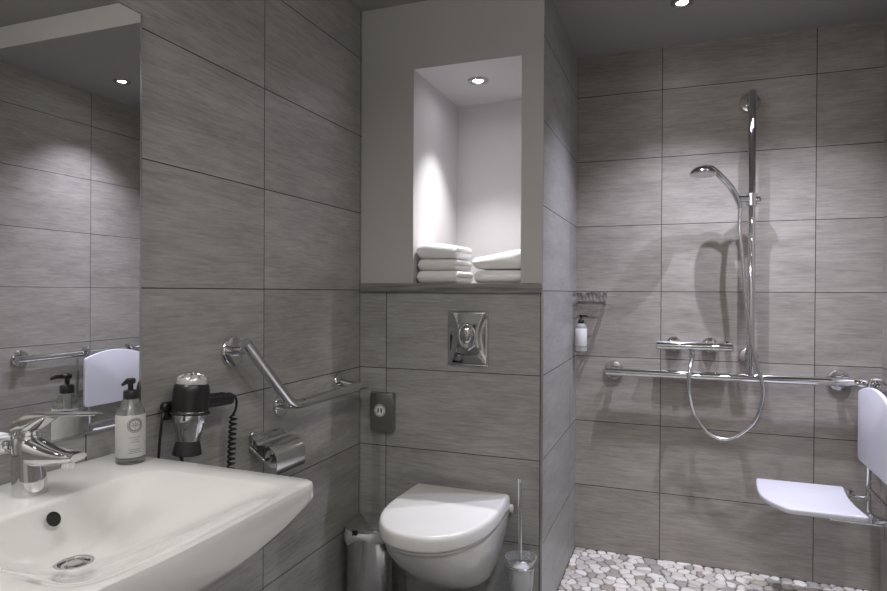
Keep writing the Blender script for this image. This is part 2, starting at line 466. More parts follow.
# ================================================================== MIRROR
t = thing('mirror', 'large frameless rectangular wall mirror above the wash basin', 'mirror', (XL, .75, .893))
bm = BM(); box(bm, (XL + .001, .38, .893), (XL + .004, 1.096, 1.829)); obj('glass_body', bm, M['edge'], t)
bm = BM(); box(bm, (XL + .004, .384, .897), (XL + .0065, 1.0915, 1.825))
for v in bm.verts:
    if v.co.z > 1.5: v.co.x += .0022
obj('reflective_face', bm, M['mirror'], t)
bm = BM()
for (a, b) in (((1.0915, .893), (1.096, 1.829)), ((.38, .893), (.384, 1.829))): box(bm, (XL + .004, a[0], a[1]), (XL + .0068, b[0], b[1]))
box(bm, (XL + .004, .384, 1.825), (XL + .0068, 1.0915, 1.829)); box(bm, (XL + .004, .384, .893), (XL + .0068, 1.0915, .897))
for v in bm.verts:
    if v.co.z > 1.5 and v.co.x > XL + .005: v.co.x += .0022
obj('polished_edge', bm, M['bevel'], t)

# ================================================================== WASH BASIN
t = thing('wash_basin', 'white ceramic wall hung wash basin under the mirror', 'wash basin', (XL, .75, .70))
SY = .75; DC = Vector((-.919, .737)); ZD = .838
outer = round_poly([(XL + .0005, 1.035), (XL + .0005, .465), (-.648, .492), (-.630, .62), (-.627, .75), (-.630, .88), (-.634, 1.018)],
                   [.004, .004, .03, .1, .1, .1, .028], 8)
def resample(poly, n):
    L = [0]
    for i in range(len(poly)): L.append(L[-1] + (poly[(i + 1) % len(poly)] - poly[i]).length)
    out = []; j = 0
    for k in range(n):
        s = L[-1] * k / n
        while L[j + 1] < s: j += 1
        out.append(poly[j].lerp(poly[(j + 1) % len(poly)], (s - L[j]) / max(1e-9, L[j + 1] - L[j])))
    return out
outer = resample(outer, 200)
inner_poly = round_poly([(-.990, .958), (-.990, .542), (-.668, .538), (-.655, .64), (-.653, .75), (-.655, .86), (-.668, .962)], [.07, .07, .07, .1, .1, .1, .07], 10)
def cast(c, p, poly):
    d = p - c; best = None
    for i in range(len(poly)):
        a, b = poly[i], poly[(i + 1) % len(poly)]; e = b - a; den = d.x * e.y - d.y * e.x
        if abs(den) < 1e-12: continue
        w = a - c; s = (w.x * e.y - w.y * e.x) / den; u = (w.x * d.y - w.y * d.x) / den
        if s > 0 and -1e-6 <= u <= 1 + 1e-6: best = s if best is None else max(best, s)
    return c + d * (best or .8)
CC = Vector((-.85, .75))
inner = [cast(CC, p, inner_poly) for p in outer]
rings = []
def V3(p, z): return Vector((p.x, p.y, z))
def rimh(p):
    if p.x < XL + .03: return .10
    k = 1 - min(1, abs(p.y - SY) / .27) ** 2.2
    base = .03 + .04 * k
    s = max(0, min(1, (-.66 - p.x) / .48)); return base + .006 * s
ctr = Vector((-.93, SY))
def toward(p, s): q = ctr + (p - ctr) * s; q.x = max(q.x, XL + .0005) if s < 1 else q.x; return q
und = []
for s, zz in ((.30, .668), (.50, .684), (.70, .722), (.86, .765)):
    und.append([V3(toward(p, s) if p.x > XL + .01 else Vector((XL + .0005, ctr.y + (p.y - ctr.y) * s)), min(zz, ZD - rimh(p) - .004)) for p in outer])
rings += und
rings.append([V3(toward(p, .985), ZD - rimh(p)) for p in outer])
rings.append([V3(p, ZD - rimh(p) + .008) for p in outer])
rings.append([V3(p, ZD - .008) for p in outer])
rings.append([V3(p.lerp(toward(p, .97), .15), ZD - .002) for p in outer])
rings.append([V3(p.lerp(i, .08), ZD) for p, i in zip(outer, inner)])
rings.append([V3(p.lerp(i, .5), ZD - .0005) for p, i in zip(outer, inner)])
def outw(p, i, d): v = p - i; return i + v.normalized() * min(d, v.length * .6)
rings.append([V3(outw(p, i, .010), ZD - .0008) for p, i in zip(outer, inner)])
rings.append([V3(outw(p, i, .005), ZD - .0020) for p, i in zip(outer, inner)])
rings.append([V3(i, ZD - .004) for i in inner])
DEP = .088
for k in range(1, 29):
    s = k / 28; ring = []
    for i in inner:
        q = i.lerp(DC, 1 - (1 - s) * (1 - .0) - 0); r = (i - DC).length
        p_ = 1.75 if r < .12 else 1.75 - min(1, (r - .12) / .12) * .35
        a = s + (0 if s > .99 else 0)
        q = i.lerp(DC + (i - DC).normalized() * .0235, a)
        zz = ZD - .004 - (DEP - .004) * (1 - (1 - a) ** p_) ** (1.05 + .2 * max(0, min(1, (r - .10) / .1)))
        ring.append(V3(q, zz))
    rings.append(ring)
bm = BM(); loft(bm, rings, True, True, False)
obj('basin', bm, M['ceramic'], t, smooth=50)
zd = ZD - DEP
bm = BM(); lathe(bm, [(.0245, -.006), (.031, -.0005), (.0295, .0008), (.024, .0004), (.0225, -.003), (.0225, -.010), (.001, -.010)], (DC.x, DC.y, zd), (0, 0, 1), 36)
dr = obj('drain', bm, M['chrome'], t)
bm = BM(); lathe(bm, [(.019, -.009), (.019, -.0025), (.016, -.0008), (.010, -.0002), (.0015, -.0002)], (DC.x, DC.y, zd), (0, 0, 1), 30)
for k in range(8):
    a = k * PI / 4; tube(bm, [(DC.x + .012 * math.cos(a), DC.y + .012 * math.sin(a), zd - .0004), (DC.x + .0165 * math.cos(a), DC.y + .0165 * math.sin(a), zd - .0010)], .0012, 8)
obj('strainer', bm, M['satin'], dr)
ov = Vector((-.9745, .742, .811)); on = Vector((.80, 0, .42)).normalized()
bm = BM(); lathe(bm, [(.0125, .0035), (.0115, .0052), (.0100, .0035), (.001, .0030)], ov, on, 28)
obj('overflow_hole', bm, M['dark'], t, 'small dark overflow hole')

# ================================================================== BASIN MIXER TAP
FX, FY, FZ = -1.062, .767, ZD
t = thing('basin_mixer_tap', 'chrome single lever mixer tap on the wash basin', 'tap', (FX, FY, FZ))
bm = BM()
secs = []
for h, dx, rx, ry in ((.0, 0, .0275, .0275), (.003, 0, .0278, .0278), (.03, -.002, .0262, .0262), (.06, -.005, .0252, .025), (.085, -.008, .0252, .0245), (.098, -.010, .0225, .022), (.103, -.011, .019, .0185)):
    secs.append(((FX + dx, FY, FZ + h), (rx, 0, 0), (0, ry, 0)))
ell_loft(bm, secs, 32)
obj('body', bm, M['chrome'], t, smooth=60)
bm = BM(); secs = []
for s in [i / 12 for i in range(13)]:
    x = FX - .018 + .135 * s; z = FZ + .077 - .006 * s - .004 * math.sin(s * PI) + .004 * s * s
    hw = .0215 - .004 * s; hh = .0225 * (1 - s) ** 1.3 + .0085
    if s > .93: hw *= .85; hh *= .7
    secs.append(((x, FY, z), (0, hw, 0), (.0, 0, hh)))
ell_loft(bm, secs, 28, 0, 2.5); obj('spout', bm, M['chrome'], t, smooth=60)
bm = BM(); lathe(bm, [(.011, 0), (.0115, -.006), (.0105, -.012), (.004, -.0115)], (FX + .092, FY, FZ + .067), (.12, 0, 1), 24); obj('aerator', bm, M['satin'], t)
bm = BM(); lathe(bm, [(.0215, -.004), (.0215, .003), (.0195, .0045), (.0195, .012)], (FX - .008, FY, FZ + .100), (.08, 0, 1), 28); obj('neck', bm, M['chrome'], t)
bm = BM(); secs = []
for s in [i / 14 for i in range(15)]:
    x = FX - .021 + .183 * s; top = FZ + .139 + .003 * math.sin(min(1, s * 2.6) * PI / 2) + .010 * s
    if s < .10: top -= .014 * (1 - s / .10) ** 2
    bot = FZ + .103 + .030 * max(0, min(1, (s - .16) / .3)) + .016 * s
    hw = .0215 * (1 - .42 * s ** 1.6)
    if s > .9: hw *= 1 - (s - .9) * 4
    th = max(.0022, (top - bot) / 2)
    secs.append(((x, FY, (top + bot) / 2), (0, hw, 0), (.0, 0, th)))
ell_loft(bm, secs, 28, 0, 2.6); obj('lever', bm, M['chrome'], t, smooth=60)
bm = BM(); tube(bm, [(FX - .018, FY - .006, FZ + .068), (FX - .045, FY - .011, FZ + .075)], .003, 10); lathe(bm, [(.0025, -.003), (.0025, .0), (.0065, .003), (.0075, .009), (.006, .014), (.001, .0155)], (FX - .045, FY - .011, FZ + .075), (0, 0, 1), 20); obj('pull_rod', bm, M['chrome'], t)
box_rod = None

# ================================================================== SOAP BOTTLES
def pump(bmb, x, y, z, d, s=1.):
    lathe(bmb, [(.0155 * s, 0), (.0165 * s, .001), (.0165 * s, .018 * s), (.014 * s, .021 * s), (.006 * s, .022 * s), (.006 * s, .036 * s), (.0105 * s, .037 * s), (.0115 * s, .046 * s), (.009 * s, .049 * s), (.001, .050 * s)], (x, y, z), (0, 0, 1), 24)
    d = Vector(d).normalized(); p = Vector((x, y, z + .043 * s))
    tube(bmb, [p, p + d * .025 * s, p + d * .038 * s + Vector((0, 0, -.004 * s))], [.006 * s, .005 * s, .0036 * s], 12)
    return bmb
BX, BY, BZ = -1.064, .983, ZD + .0002
t = thing('soap_bottle', 'clear pump bottle of hand soap with pale label and black pump on the wash basin', 'soap bottle', (BX, BY, BZ))
Rb = .0285
bm = BM(); prof = [(.001, .004), (Rb - .004, .002), (Rb - .001, 0.0), (Rb, .004), (Rb, .098), (Rb - .003, .110), (Rb - .010, .121), (.016, .129), (.0135, .132), (.0135, .142)]
lathe(bm, prof, (BX, BY, BZ), (0, 0, 1), 40, 0, True, False)
inn = [(.0118, .142), (.0118, .131), (.0145, .1275), (Rb - .0115, .1195), (Rb - .005, .109), (Rb - .002, .098), (Rb - .002, .007), (.001, .007)]
lathe(bm, inn, (BX, BY, BZ), (0, 0, 1), 40, 0, False, True)
obj('bottle_body', bm, M['plast'], t)
bm = BM(); lathe(bm, [(.001, .0075), (Rb - .0023, .0075), (Rb - .0023, .096), (.001, .0961)], (BX, BY, BZ), (0, 0, 1), 36); obj('soap', bm, M['liquid'], t)
bm = BM(); lathe(bm, [(Rb + .0003, .014), (Rb + .0005, .0145), (Rb + .0005, .1), (Rb + .0003, .1005)], (BX, BY, BZ), (0, 0, 1), 48, 0, False, False)
lb = obj('bottle_label', bm, M['label'], t)
def on_label(bm, R, ang, z, rad0, rad1=None, w=None, h=None, n=28):
    """ring / disc / bar printed on the round bottle, angle measured around the bottle."""
    f = lambda u, v: Vector((BX + R * math.cos(ang + u / R), BY + R * math.sin(ang + u / R), BZ + z + v))
    if w is None:
        o = [bm.verts.new(f(rad0 * math.cos(2 * PI * k / n), rad0 * math.sin(2 * PI * k / n))) for k in range(n)]
        if rad1 is None: bm.faces.new(o); return
        i = [bm.verts.new(f(rad1 * math.cos(2 * PI * k / n), rad1 * math.sin(2 * PI * k / n))) for k in range(n)]
        for k in range(n): bm.faces.new((o[k], o[(k + 1) % n], i[(k + 1) % n], i[k]))
    else:
        seg = 6; a = [bm.verts.new(f(-w / 2 + w * k / seg, -h / 2)) for k in range(seg + 1)]; b = [bm.verts.new(f(-w / 2 + w * k / seg, h / 2)) for k in range(seg + 1)]
        for k in range(seg): bm.faces.new((a[k], a[k + 1], b[k + 1], b[k]))
ang = math.atan2(0 - BY, 0 - BX) + .30
bm = BM(); R = Rb + .0008
on_label(bm, R, ang, .080, .0155, .0141); on_label(bm, R, ang, .080, .0132, .0098)
for k in range(5):                                       # leaf motif
    a = PI * (.12 + .19 * k)
    for s in (.0035, .0065, .0085):
        c = (math.cos(a) * s, math.sin(a) * s - .003); 
        f = lambda u, v: Vector((BX + R * math.cos(ang + u / R), BY + R * math.sin(ang + u / R), BZ + .080 + v))
        vs = [bm.verts.new(f(c[0] + .0013 * math.cos(2 * PI * j / 8), c[1] + .0013 * math.sin(2 * PI * j / 8))) for j in range(8)]; bm.faces.new(vs)
on_label(bm, R, ang, .0745, 0, None, .0012, .010)
obj('emblem', bm, M['ink'], lb)
bm = BM()
for z_, w_ in ((.055, .024), (.0505, .014), (.046, .018), (.031, .026), (.0275, .020), (.024, .026)): on_label(bm, R, ang, z_, 0, None, w_, .0011)
obj('label_print', bm, M['ink'], lb)
bm = BM(); tube(bm, [(BX, BY, BZ + .012), (BX, BY, BZ + .135)], .0035, 10); obj('dip_tube', bm, M['white'], t)
bm = BM(); pump(bm, BX, BY, BZ + .131, (.36, -.93, 0), .86); obj('pump', bm, M['black'], t)

# bottle on the shower side wall
SX, SYb, SZ = XP + .035, 2.862, .925
t = thing('shower_gel_bottle', 'small white labelled shower gel bottle with black pump on the shower corner wall', 'shower gel bottle', (SX, SYb, SZ))
bm = BM(); lathe(bm, [(.001, .001), (.024, 0), (.026, .003), (.026, .11), (.0225, .122), (.0125, .130), (.0115, .138)], (SX, SYb, SZ), (0, 0, 1), 32); obj('bottle_body', bm, M['liquid'], t)
bm = BM(); lathe(bm, [(.0262, .006), (.0266, .0065), (.0266, .1075), (.0262, .108)], (SX, SYb, SZ), (0, 0, 1), 36, 0, False, False); obj('bottle_label', bm, M['label_white'], t)
bm = BM(); pump(bm, SX, SYb, SZ + .13, (1, -.1, 0), .8); obj('pump', bm, M['black'], t)
t = thing('bottle_holder', 'slim chrome wall bracket holding the shower gel bottle', 'bottle holder', (XP, SYb, SZ))
bm = BM(); box(bm, (XP + .0005, SYb - .012, SZ - .01), (XP + .004, SYb + .012, SZ + .12), .001); obj('wall_plate', bm, M['satin'], t)
bm = BM(); R = .0285; tube(bm, [(SX + R * math.cos(a), SYb + R * math.sin(a), SZ + .028) for a in [PI * 1.0 + 2 * PI * k / 36 for k in range(37)]], .0016, 8)
tube(bm, [(XP + .003, SYb, SZ + .028), (SX - R, SYb, SZ + .028)], .0016, 8)
box(bm, (XP + .003, SYb - .01, SZ - .004), (SX + .012, SYb + .01, SZ - .0008), .0008); obj('ring', bm, M['satin'], t)

# ================================================================== WALL HAIR DRYER
DX, DY = XL + .062, 1.181
t = thing('hair_dryer', 'black and chrome hair dryer hanging nozzle down on the tiled wall', 'hair dryer', (DX, DY, .80))
tilt = Vector((.01, .085, 1)).normalized()
P0 = Vector((DX, DY, .80))
def dl(prof): return lathe(BM(), prof, P0, tilt, 36)
obj('nozzle', dl([(.0315, .001), (.0335, .003), (.033, .007), (.0275, .032), (.0265, .036), (.012, .036), (.012, .001)]), M['blackm'], t)
obj('barrel', dl([(.0270, .034), (.0280, .035), (.0350, .078), (.0385, .079), (.0395, .082), (.0400, .106), (.036, .108)]), M['chrome'], t, 'chrome barrel')
obj('housing', dl([(.037, .104), (.0420, .106), (.0425, .112), (.0420, .152), (.0400, .166), (.037, .170)]), M['black'], t)
cap = obj('rear_cap', dl([(.036, .169), (.0365, .172), (.035, .184), (.029, .190), (.015, .193), (.001, .194)]), M['clearcap'], t, 'clear silvery rear grille cap')
bm = BM()
for k in range(10):
    a = 2 * PI * k / 10; A, B = frame(tilt); u = A * math.cos(a) + B * math.sin(a)
    tube(bm, [P0 + tilt * .184 + u * .0345, P0 + tilt * .1915 + u * .026, P0 + tilt * .1945 + u * .012], .0016, 6)
obj('grille', bm, M['satin'], cap)
bm = BM(); h0 = P0 + tilt * .122; hdir = Vector((-.10, 1, -.08)).normalized(); secs = []
for s, w, h in ((.02, .016, .017), (.05, .015, .0165), (.09, .0150, .0165), (.130, .0150, .0160), (.160, .0145, .0155), (.165, .011, .012)):
    secs.append((h0 + hdir * s, Vector((1, .1, 0)) * w, Vector((0, .02, 1)) * h))
ell_loft(bm, secs, 22, 0, 2.6)
hn = obj('handle', bm, M['black'], t, smooth=60)
bm = BM()
for s in (.075, .098, .118):
    c = h0 + hdir * s + Vector((.004, 0, .0160)); box(bm, c - Vector((.006, .008, .002)), c + Vector((.006, .008, .003)), .0015)
obj('switch', bm, M['blackm'], hn)
e0 = h0 + hdir * .163
bm = BM(); pth = smooth_path([e0, e0 + Vector((0, .016, .004)), e0 + Vector((0, .026, -.012)), e0 + Vector((0, .022, -.034)), e0 + Vector((0, .013, -.044))], 8)
c0 = pth[-1]; turns, L = 13, .17
for k in range(1, turns * 14 + 1):
    a = 2 * PI * k / 14; rr = .0085 * min(1, k / 10)
    pth.append(Vector((c0.x + rr * math.cos(a), c0.y - .012 * k / (turns * 14) + rr * math.sin(a), c0.z - L * k / (turns * 14))))
tube(bm, pth, .0032, 8); obj('coiled_cord', bm, M['black'], t)
t = thing('dryer_holder', 'black wall holder ring carrying the hair dryer', 'hair dryer holder', (XL, DY, .88))
bm = BM(); box(bm, (XL + .0005, DY - .012, .880), (XL + .012, DY + .024, .925), .004); obj('wall_plate', bm, M['black'], t)
bm = BM(); Pr = P0 + tilt * .1005; A, B = frame(tilt)
tube(bm, [Pr + (A * math.cos(a) + B * math.sin(a)) * .0434 for a in [2 * PI * k / 40 for k in range(41)]], .0028, 8)
tube(bm, [(XL + .012, DY, .90), Pr + Vector((-.041, 0, 0))], .006, 8); obj('ring', bm, M['blackm'], t)
bm = BM(); lathe(bm, [(.001, 0), (.011, .001), (.0115, .012), (.008, .016), (.001, .017)], (XL + .014, DY - .026, .918), (1, 0, 0), 20); obj('knob', bm, M['black'], t)
bm = BM(); tube(bm, smooth_path([(XL + .016, DY - .022, .91), (XL + .02, DY - .034, .89), (XL + .02, DY - .042, .84), (XL + .018, DY - .044, .78), (XL + .016, DY - .042, .72)], 8), .0034, 8); 
lathe(bm, [(.001, 0), (.009, .001), (.009, .026), (.004, .034), (.001, .034)], (XL + .018, DY - .043, .752), (0, 0, 1), 14); obj('power_cord', bm, M['black'], t)
bm = BM(); tube(bm, smooth_path([(XL + .03, DY + .012, .80), (XL + .028, DY + .020, .775), (XL + .026, DY + .014, .752), (XL + .024, DY + .022, .735)], 8), .0045, 8); obj('hanging_plug', bm, M['black'], t)

# ================================================================== ANGLED GRAB RAIL
bxr = XL + .075
t = thing('grab_rail', 'angled chrome grab rail on the left wall beside the toilet', 'grab rail', (XL, 1.7, .85))
bm = BM(); tube(bm, fillet([(bxr, 1.378, 1.056), (bxr, 1.598, .848), (bxr, 2.066, .848)], .045, 10), .0155, 20); obj('bar', bm, M['chrome'], t, smooth=60)
for (y_, z_, yb, zb, r_) in ((1.413, 1.026, 1.398, 1.037, .043), (1.640, .838, 1.622, .848, .036), (2.0, .862, 2.02, .848, .036)):
    fl = obj('flange', disc_flange((XL + .0005, y_, z_), (1, 0, 0), r_, .012), M['chrome'], t)
    bm = BM(); tube(bm, [(XL + .01, y_, z_), (bxr, yb, zb)], .013, 16); obj('post', bm, M['chrome'], fl)

# ================================================================== TOILET PAPER HOLDER AND ROLL
t = thing('toilet_paper_holder', 'chrome covered toilet paper holder on the left wall under the grab rail', 'toilet paper holder', (XL, 1.57, .70))
PYa, PYb = 1.485, 1.628
bm = BM(); box(bm, (XL + .0005, PYa + .012, .725), (XL + .010, PYb - .05, .774), .003); obj('wall_plate', bm, M['chrome'], t)
bm = BM(); cx, cz, Rc = XL + .054, .706, .048
prof = [(XL + .008, .772), (XL + .026, .766)]
for k in range(15):
    a = math.radians(112 - 122 * k / 14); prof.append((cx + Rc * math.cos(a), cz + Rc * math.sin(a)))
prof.append((cx + Rc * .96, cz - .035))
def cover(y, zoff, ins):
    outp = [Vector((x, y, z + zoff)) for x, z in prof]; inp = [Vector((x - .002, y, z + zoff - .002)) for x, z in prof]
    return outp + inp[::-1]
loft(bm, [cover(PYa, 0, 0), cover(PYa + .09, 0, 0), cover(PYb, 0, 0)])
obj('cover', bm, M['satin'], t, smooth=50)
bm = BM(); tube(bm, fillet([(XL + .006, PYa + .006, .74), (cx, PYa + .006, cz), (cx, PYb - .01, cz)], .012), .006, 12); lathe(bm, [(.001, 0), (.009, .001), (.010, .006), (.004, .012), (.001, .0125)], (XL + .016, PYa + .006, .778), (.3, -.2, 1), 14)
obj('roll_arm', bm, M['chrome'], t)
bm = BM(); lathe(bm, [(.014, 0), (.027, .0), (.0285, .002), (.0285, .084), (.027, .086), (.014, .086)], (cx, PYa + .046, cz - .004), (0, 1, 0), 36, 0, False, False)
lathe(bm, [(.014, 0), (.014, .086)], (cx, PYa + .046, cz - .004), (0, 1, 0), 36, 0, False, False)
tag(obj('toilet_paper_roll', bm, M['paper'], loc=(cx, PYa + .09, cz)), 'white toilet paper roll under the chrome cover of the holder', 'toilet paper')

# ================================================================== FLUSH PLATE
PX0, PX1, PZ0, PZ1 = -.797, -.641, .924, 1.126
t = thing('flush_plate', 'polished chrome flush plate on the tiles above the toilet', 'flush plate', (-.719, YT, PZ0))
bm = BM(); nx, nz_ = 30, 36; g = []
for j in range(nz_ + 1):
    row = []
    for i in range(nx + 1):
        u, v = i / nx * 2 - 1, j / nz_ * 2 - 1
        waist = .46 + .5 * (v - .05) ** 2
        k = max(0, min(1, (abs(u) - waist) / .22)); k = k * k * (3 - 2 * k)
        low = max(0, min(1, (-.35 - v + .25 * u * u) / .25)); low = low * low * (3 - 2 * low)
        p_ = .0135 - .0075 * k - .004 * low * (1 - k)
        e = min(1 - abs(u), (1 - abs(v)) * 1.25)
        if e < .05: p_ *= .45 + .55 * (e / .05)
        row.append(bm.verts.new(((PX0 + PX1) / 2 + u * (PX1 - PX0) / 2, YT - .002 - p_, (PZ0 + PZ1) / 2 + v * (PZ1 - PZ0) / 2)))
    g.append(row)
for j in range(nz_):
    for i in range(nx): bm.faces.new((g[j][i], g[j][i + 1], g[j + 1][i + 1], g[j + 1][i]))
bd = [e for e in bm.edges if e.is_boundary]; r = bmesh.ops.extrude_edge_only(bm, edges=bd)
for v in r['geom']:
    if isinstance(v, bmesh.types.BMVert): v.co.y = YT - .0005
obj('plate', bm, M['chrome'], t, smooth=70)
bc = Vector(((PX0 + PX1) / 2 - .002, YT - .014, 1.035))
bm = BM(); ell_loft(bm, [(bc + Vector((0, .006, -.004)), (.040, 0, 0), (0, 0, .052)), (bc + Vector((0, -.003, -.004)), (.039, 0, 0), (0, 0, .051)), (bc + Vector((0, -.006, -.003)), (.033, 0, 0), (0, 0, .045)), (bc + Vector((0, -.004, -.002)), (.027, 0, 0), (0, 0, .039))], 36)
rg = obj('button_surround', bm, M['chrome'], t, smooth=60)
bm = BM(); ell_loft(bm, [(bc + Vector((0, -.003, .004)), (.0235, 0, 0), (0, 0, .034)), (bc + Vector((0, -.009, .004)), (.0225, 0, 0), (0, 0, .033)), (bc + Vector((0, -.015, .005)), (.016, 0, 0), (0, 0, .027)), (bc + Vector((0, -.0175, .006)), (.007, 0, 0), (0, 0, .016))], 32)
obj('flush_button', bm, M['satin'], t, smooth=60)

# ================================================================== SANITARY BAG DISPENSER
t = thing('bag_dispenser', 'small dark steel sanitary bag dispenser with pale round emblem beside the toilet', 'bag dispenser', (-1.055, YT, .655))
bm = BM(); box(bm, (-1.104, YT - .032, .662), (-1.010, YT - .0005, .808), .003); obj('case', bm, M['darkcase'], t)
bm = BM(); lathe(bm, [(.023, 0), (.023, .0006), (.001, .0007)], (-1.063, YT - .0322, .741), (0, -1, 0), 32); em = obj('emblem', bm, M['white'], t, 'pale round emblem')
bm = BM(); lathe(bm, [(.0205, 0), (.0205, .0004), (.0185, .0004), (.0185, 0)], (-1.063, YT - .0329, .741), (0, -1, 0), 32, 0, False, False)
ell_loft(bm, [((-1.069, YT - .0329, .741), (.0045, 0, .002), (0, 0, .011)), ((-1.069, YT - .0335, .741), (.0040, 0, .002), (0, 0, .010))], 16)
ell_loft(bm, [((-1.056, YT - .0329, .741), (.0045, 0, -.002), (0, 0, .011)), ((-1.056, YT - .0335, .741), (.0040, 0, -.002), (0, 0, .010))], 16)
obj('symbol', bm, M['ink'], em)

# ================================================================== TOILET
TX = -.727; ZS = .48
t = thing('toilet', 'white wall hung toilet with closed lid below the flush plate', 'toilet', (TX, YT, .2))
def seat_outline(hw, yb, yf, n=40, rear_r=.02):
    """CCW outline, straight sides, rounded front towards -Y."""
    pts = []; ys = yf + .30
    for k in range(n + 1):
        a = PI + PI * k / n; ct, st = math.cos(a), math.sin(a)
        pts.append(Vector((TX + hw * abs(ct) ** (2 / 2.25) * (1 if ct > 0 else -1), ys + (ys - yf) * -abs(st) ** (2 / 2.25))))
    m_ = 6
    for k in range(1, m_): pts.append(Vector((TX + hw - .006 * k / m_, ys + (yb - rear_r - ys) * k / m_)))
    for k in range(7):
        a = PI / 2 * k / 6; pts.append(Vector((TX + hw - .006 - rear_r + rear_r * math.cos(a), yb - rear_r + rear_r * math.sin(a))))
    for k in range(7):
        a = PI / 2 + PI / 2 * k / 6; pts.append(Vector((TX - hw + .006 + rear_r + rear_r * math.cos(a), yb - rear_r + rear_r * math.sin(a))))
    for k in range(m_ - 1, 0, -1): pts.append(Vector((TX - hw + .006 * k / m_, ys + (yb - rear_r - ys) * k / m_)))
    return pts
ol = seat_outline(.187, 2.142, 1.658)
bm = BM()
rings = [[Vector((p.x, p.y, z)) for p in inset2(ol, d)] for d, z in ((.006, .4365), (.001, .439), (0, .444), (.001, .468), (.004, .4785), (.009, .4825), (.016, .484))]
last = rings[-1]; cm = Vector((TX, 1.92, .485))
rings.append([p.lerp(cm, .5) + Vector((0, 0, .0006)) for p in last])
loft(bm, rings); obj('lid', bm, M['lid'], t, smooth=60)
bm = BM(); rings = [[Vector((p.x, p.y, z)) for p in inset2(ol, d)] for d, z in ((.014, .4235), (.011, .425), (.010, .431), (.011, .4345), (.014, .4355))]
loft(bm, rings); obj('seat_ring', bm, M['lid'], t, smooth=60)
bo = seat_outline(.178, YT - .001, 1.676)
rings = []
cb = Vector((TX, YT - .02))
for z, s, dy in ((.205, .30, .0), (.208, .42, 0), (.225, .52, 0), (.26, .64, 0), (.30, .765, 0), (.34, .865, 0), (.38, .945, 0), (.41, .985, 0), (.418, .99, 0), (.422, .985, 0), (.4225, .95, 0)):
    ring = []
    for p in bo:
        q = p - cb
        sx = .62 + .38 * (s - .3) / .7 if s < 1 else 1; sx = min(1, sx)
        f_ = min(1, max(0, (YT - p.y) / .12))        # stays on the wall at the back
        yy = cb.y + q.y * (s if q.y < 0 else 1)
        ring.append(Vector((TX + q.x * sx, min(yy, YT - .001), z)))
    rings.append(ring)
bm = BM(); loft(bm, rings); obj('bowl', bm, M['ceramic'], t, smooth=60)
for sx in (-1, 1):
    bm = BM(); lathe(bm, [(.001, -.026), (.011, -.025), (.0125, -.022), (.0125, .022), (.011, .025), (.001, .026)], (TX + sx * .085, 2.148, .448), (1, 0, 0), 20); obj('hinge', bm, M['lid'], t)
bm = BM(); lathe(bm, [(.001, -.002), (.012, -.001), (.014, .002), (.014, .012), (.001, .014)], (TX + .178, 2.125, .437), (1, 0, 0), 18); obj('bumper', bm, M['lid'], t)

# ================================================================== TOILET BRUSH IN WALL HOLDER
QX, QY = -.497, 2.085
t = thing('brush_holder', 'frosted glass toilet brush holder in a chrome ring on the tiled wall', 'brush holder', (QX, QY, .17))
bm = BM(); lathe(bm, [(.001, .165), (.036, .165), (.040, .170), (.0435, .225), (.0450, .262), (.0435, .266), (.0535, .288), (.055, .291), (.0515, .290), (.0410, .266), (.0420, .225), (.0370, .172), (.001, .171)], (QX, QY, 0), (0, 0, 1), 40); obj('glass_cup', bm, M['frost'], t)
bm = BM(); R = .047; tube(bm, [(QX + R * math.cos(2 * PI * k / 40), QY + R * math.sin(2 * PI * k / 40), .262) for k in range(41)], .0035, 8)
tube(bm, [(QX, YT - .002, .262), (QX, QY + R, .262)], .006, 10); obj('ring', bm, M['chrome'], t)
obj('flange', disc_flange((QX, YT - .0005, .262), (0, -1, 0), .022, .01), M['chrome'], t)
t = thing('toilet_brush', 'toilet brush with a thin steel handle standing in the frosted cup', 'toilet brush', (QX, QY, .172))
bm = BM(); tube(bm, [(QX + .002, QY, .20), (QX - .002, QY, .30), (QX - .006, QY, .552)], .0062, 14); lathe(bm, [(.0062, 0), (.0070, .001), (.0070, .012), (.004, .0145), (.001, .015)], (QX - .006, QY, .545), (0, 0, 1), 16); obj('handle', bm, M['chrome'], t)
bm = BM(); lathe(bm, [(.001, .175), (.024, .178), (.030, .19), (.030, .245), (.026, .262), (.012, .27), (.001, .271)], (QX + .002, QY, 0), (0, 0, 1), 24)
for v in bm.verts: v.co += noise.noise_vector(v.co * 300) * .002
obj('brush_head', bm, M['bristle'], t)

# ================================================================== PEDAL BIN
KX, KY, KR = -1.052, 2.04, .083
t = thing('pedal_bin', 'round steel pedal bin with a liner in the corner left of the toilet', 'bin', (KX, KY, 0))
bm = BM(); lathe(bm, [(KR - .004, 0), (KR + .002, .002), (KR + .002, .014), (KR, .016), (KR, .318), (KR - .003, .32), (KR - .003, .03), (.001, .03)], (KX, KY, 0), (0, 0, 1), 48); obj('body', bm, M['satin'], t)
bm = BM(); lathe(bm, [(KR + .002, .337), (KR + .003, .340), (KR + .002, .350), (KR - .012, .360), (KR * .6, .367), (.001, .371)], (KX, KY, 0), (0, 0, 1), 48); obj('lid', bm, M['satin'], t)
bm = BM(); rings = []
for k in range(9):
    s = k / 8; ring = []
    for i in range(60):
        a = 2 * PI * i / 60; z = .338 - s * (.045 + .018 * math.sin(a * 2 + 1) + .006 * math.sin(5 * a)); r_ = KR + .002 + .006 * math.sin(s * PI) + .0016 * math.sin(17 * a + 3 * s) + .0022 * s
        ring.append(Vector((KX + r_ * math.cos(a), KY + r_ * math.sin(a), z)))
    rings.append(ring)
loft(bm, rings, True, False, False); obj('bin_liner', bm, M['bag'], t, 'crumpled pale plastic liner over the rim', smooth=80)
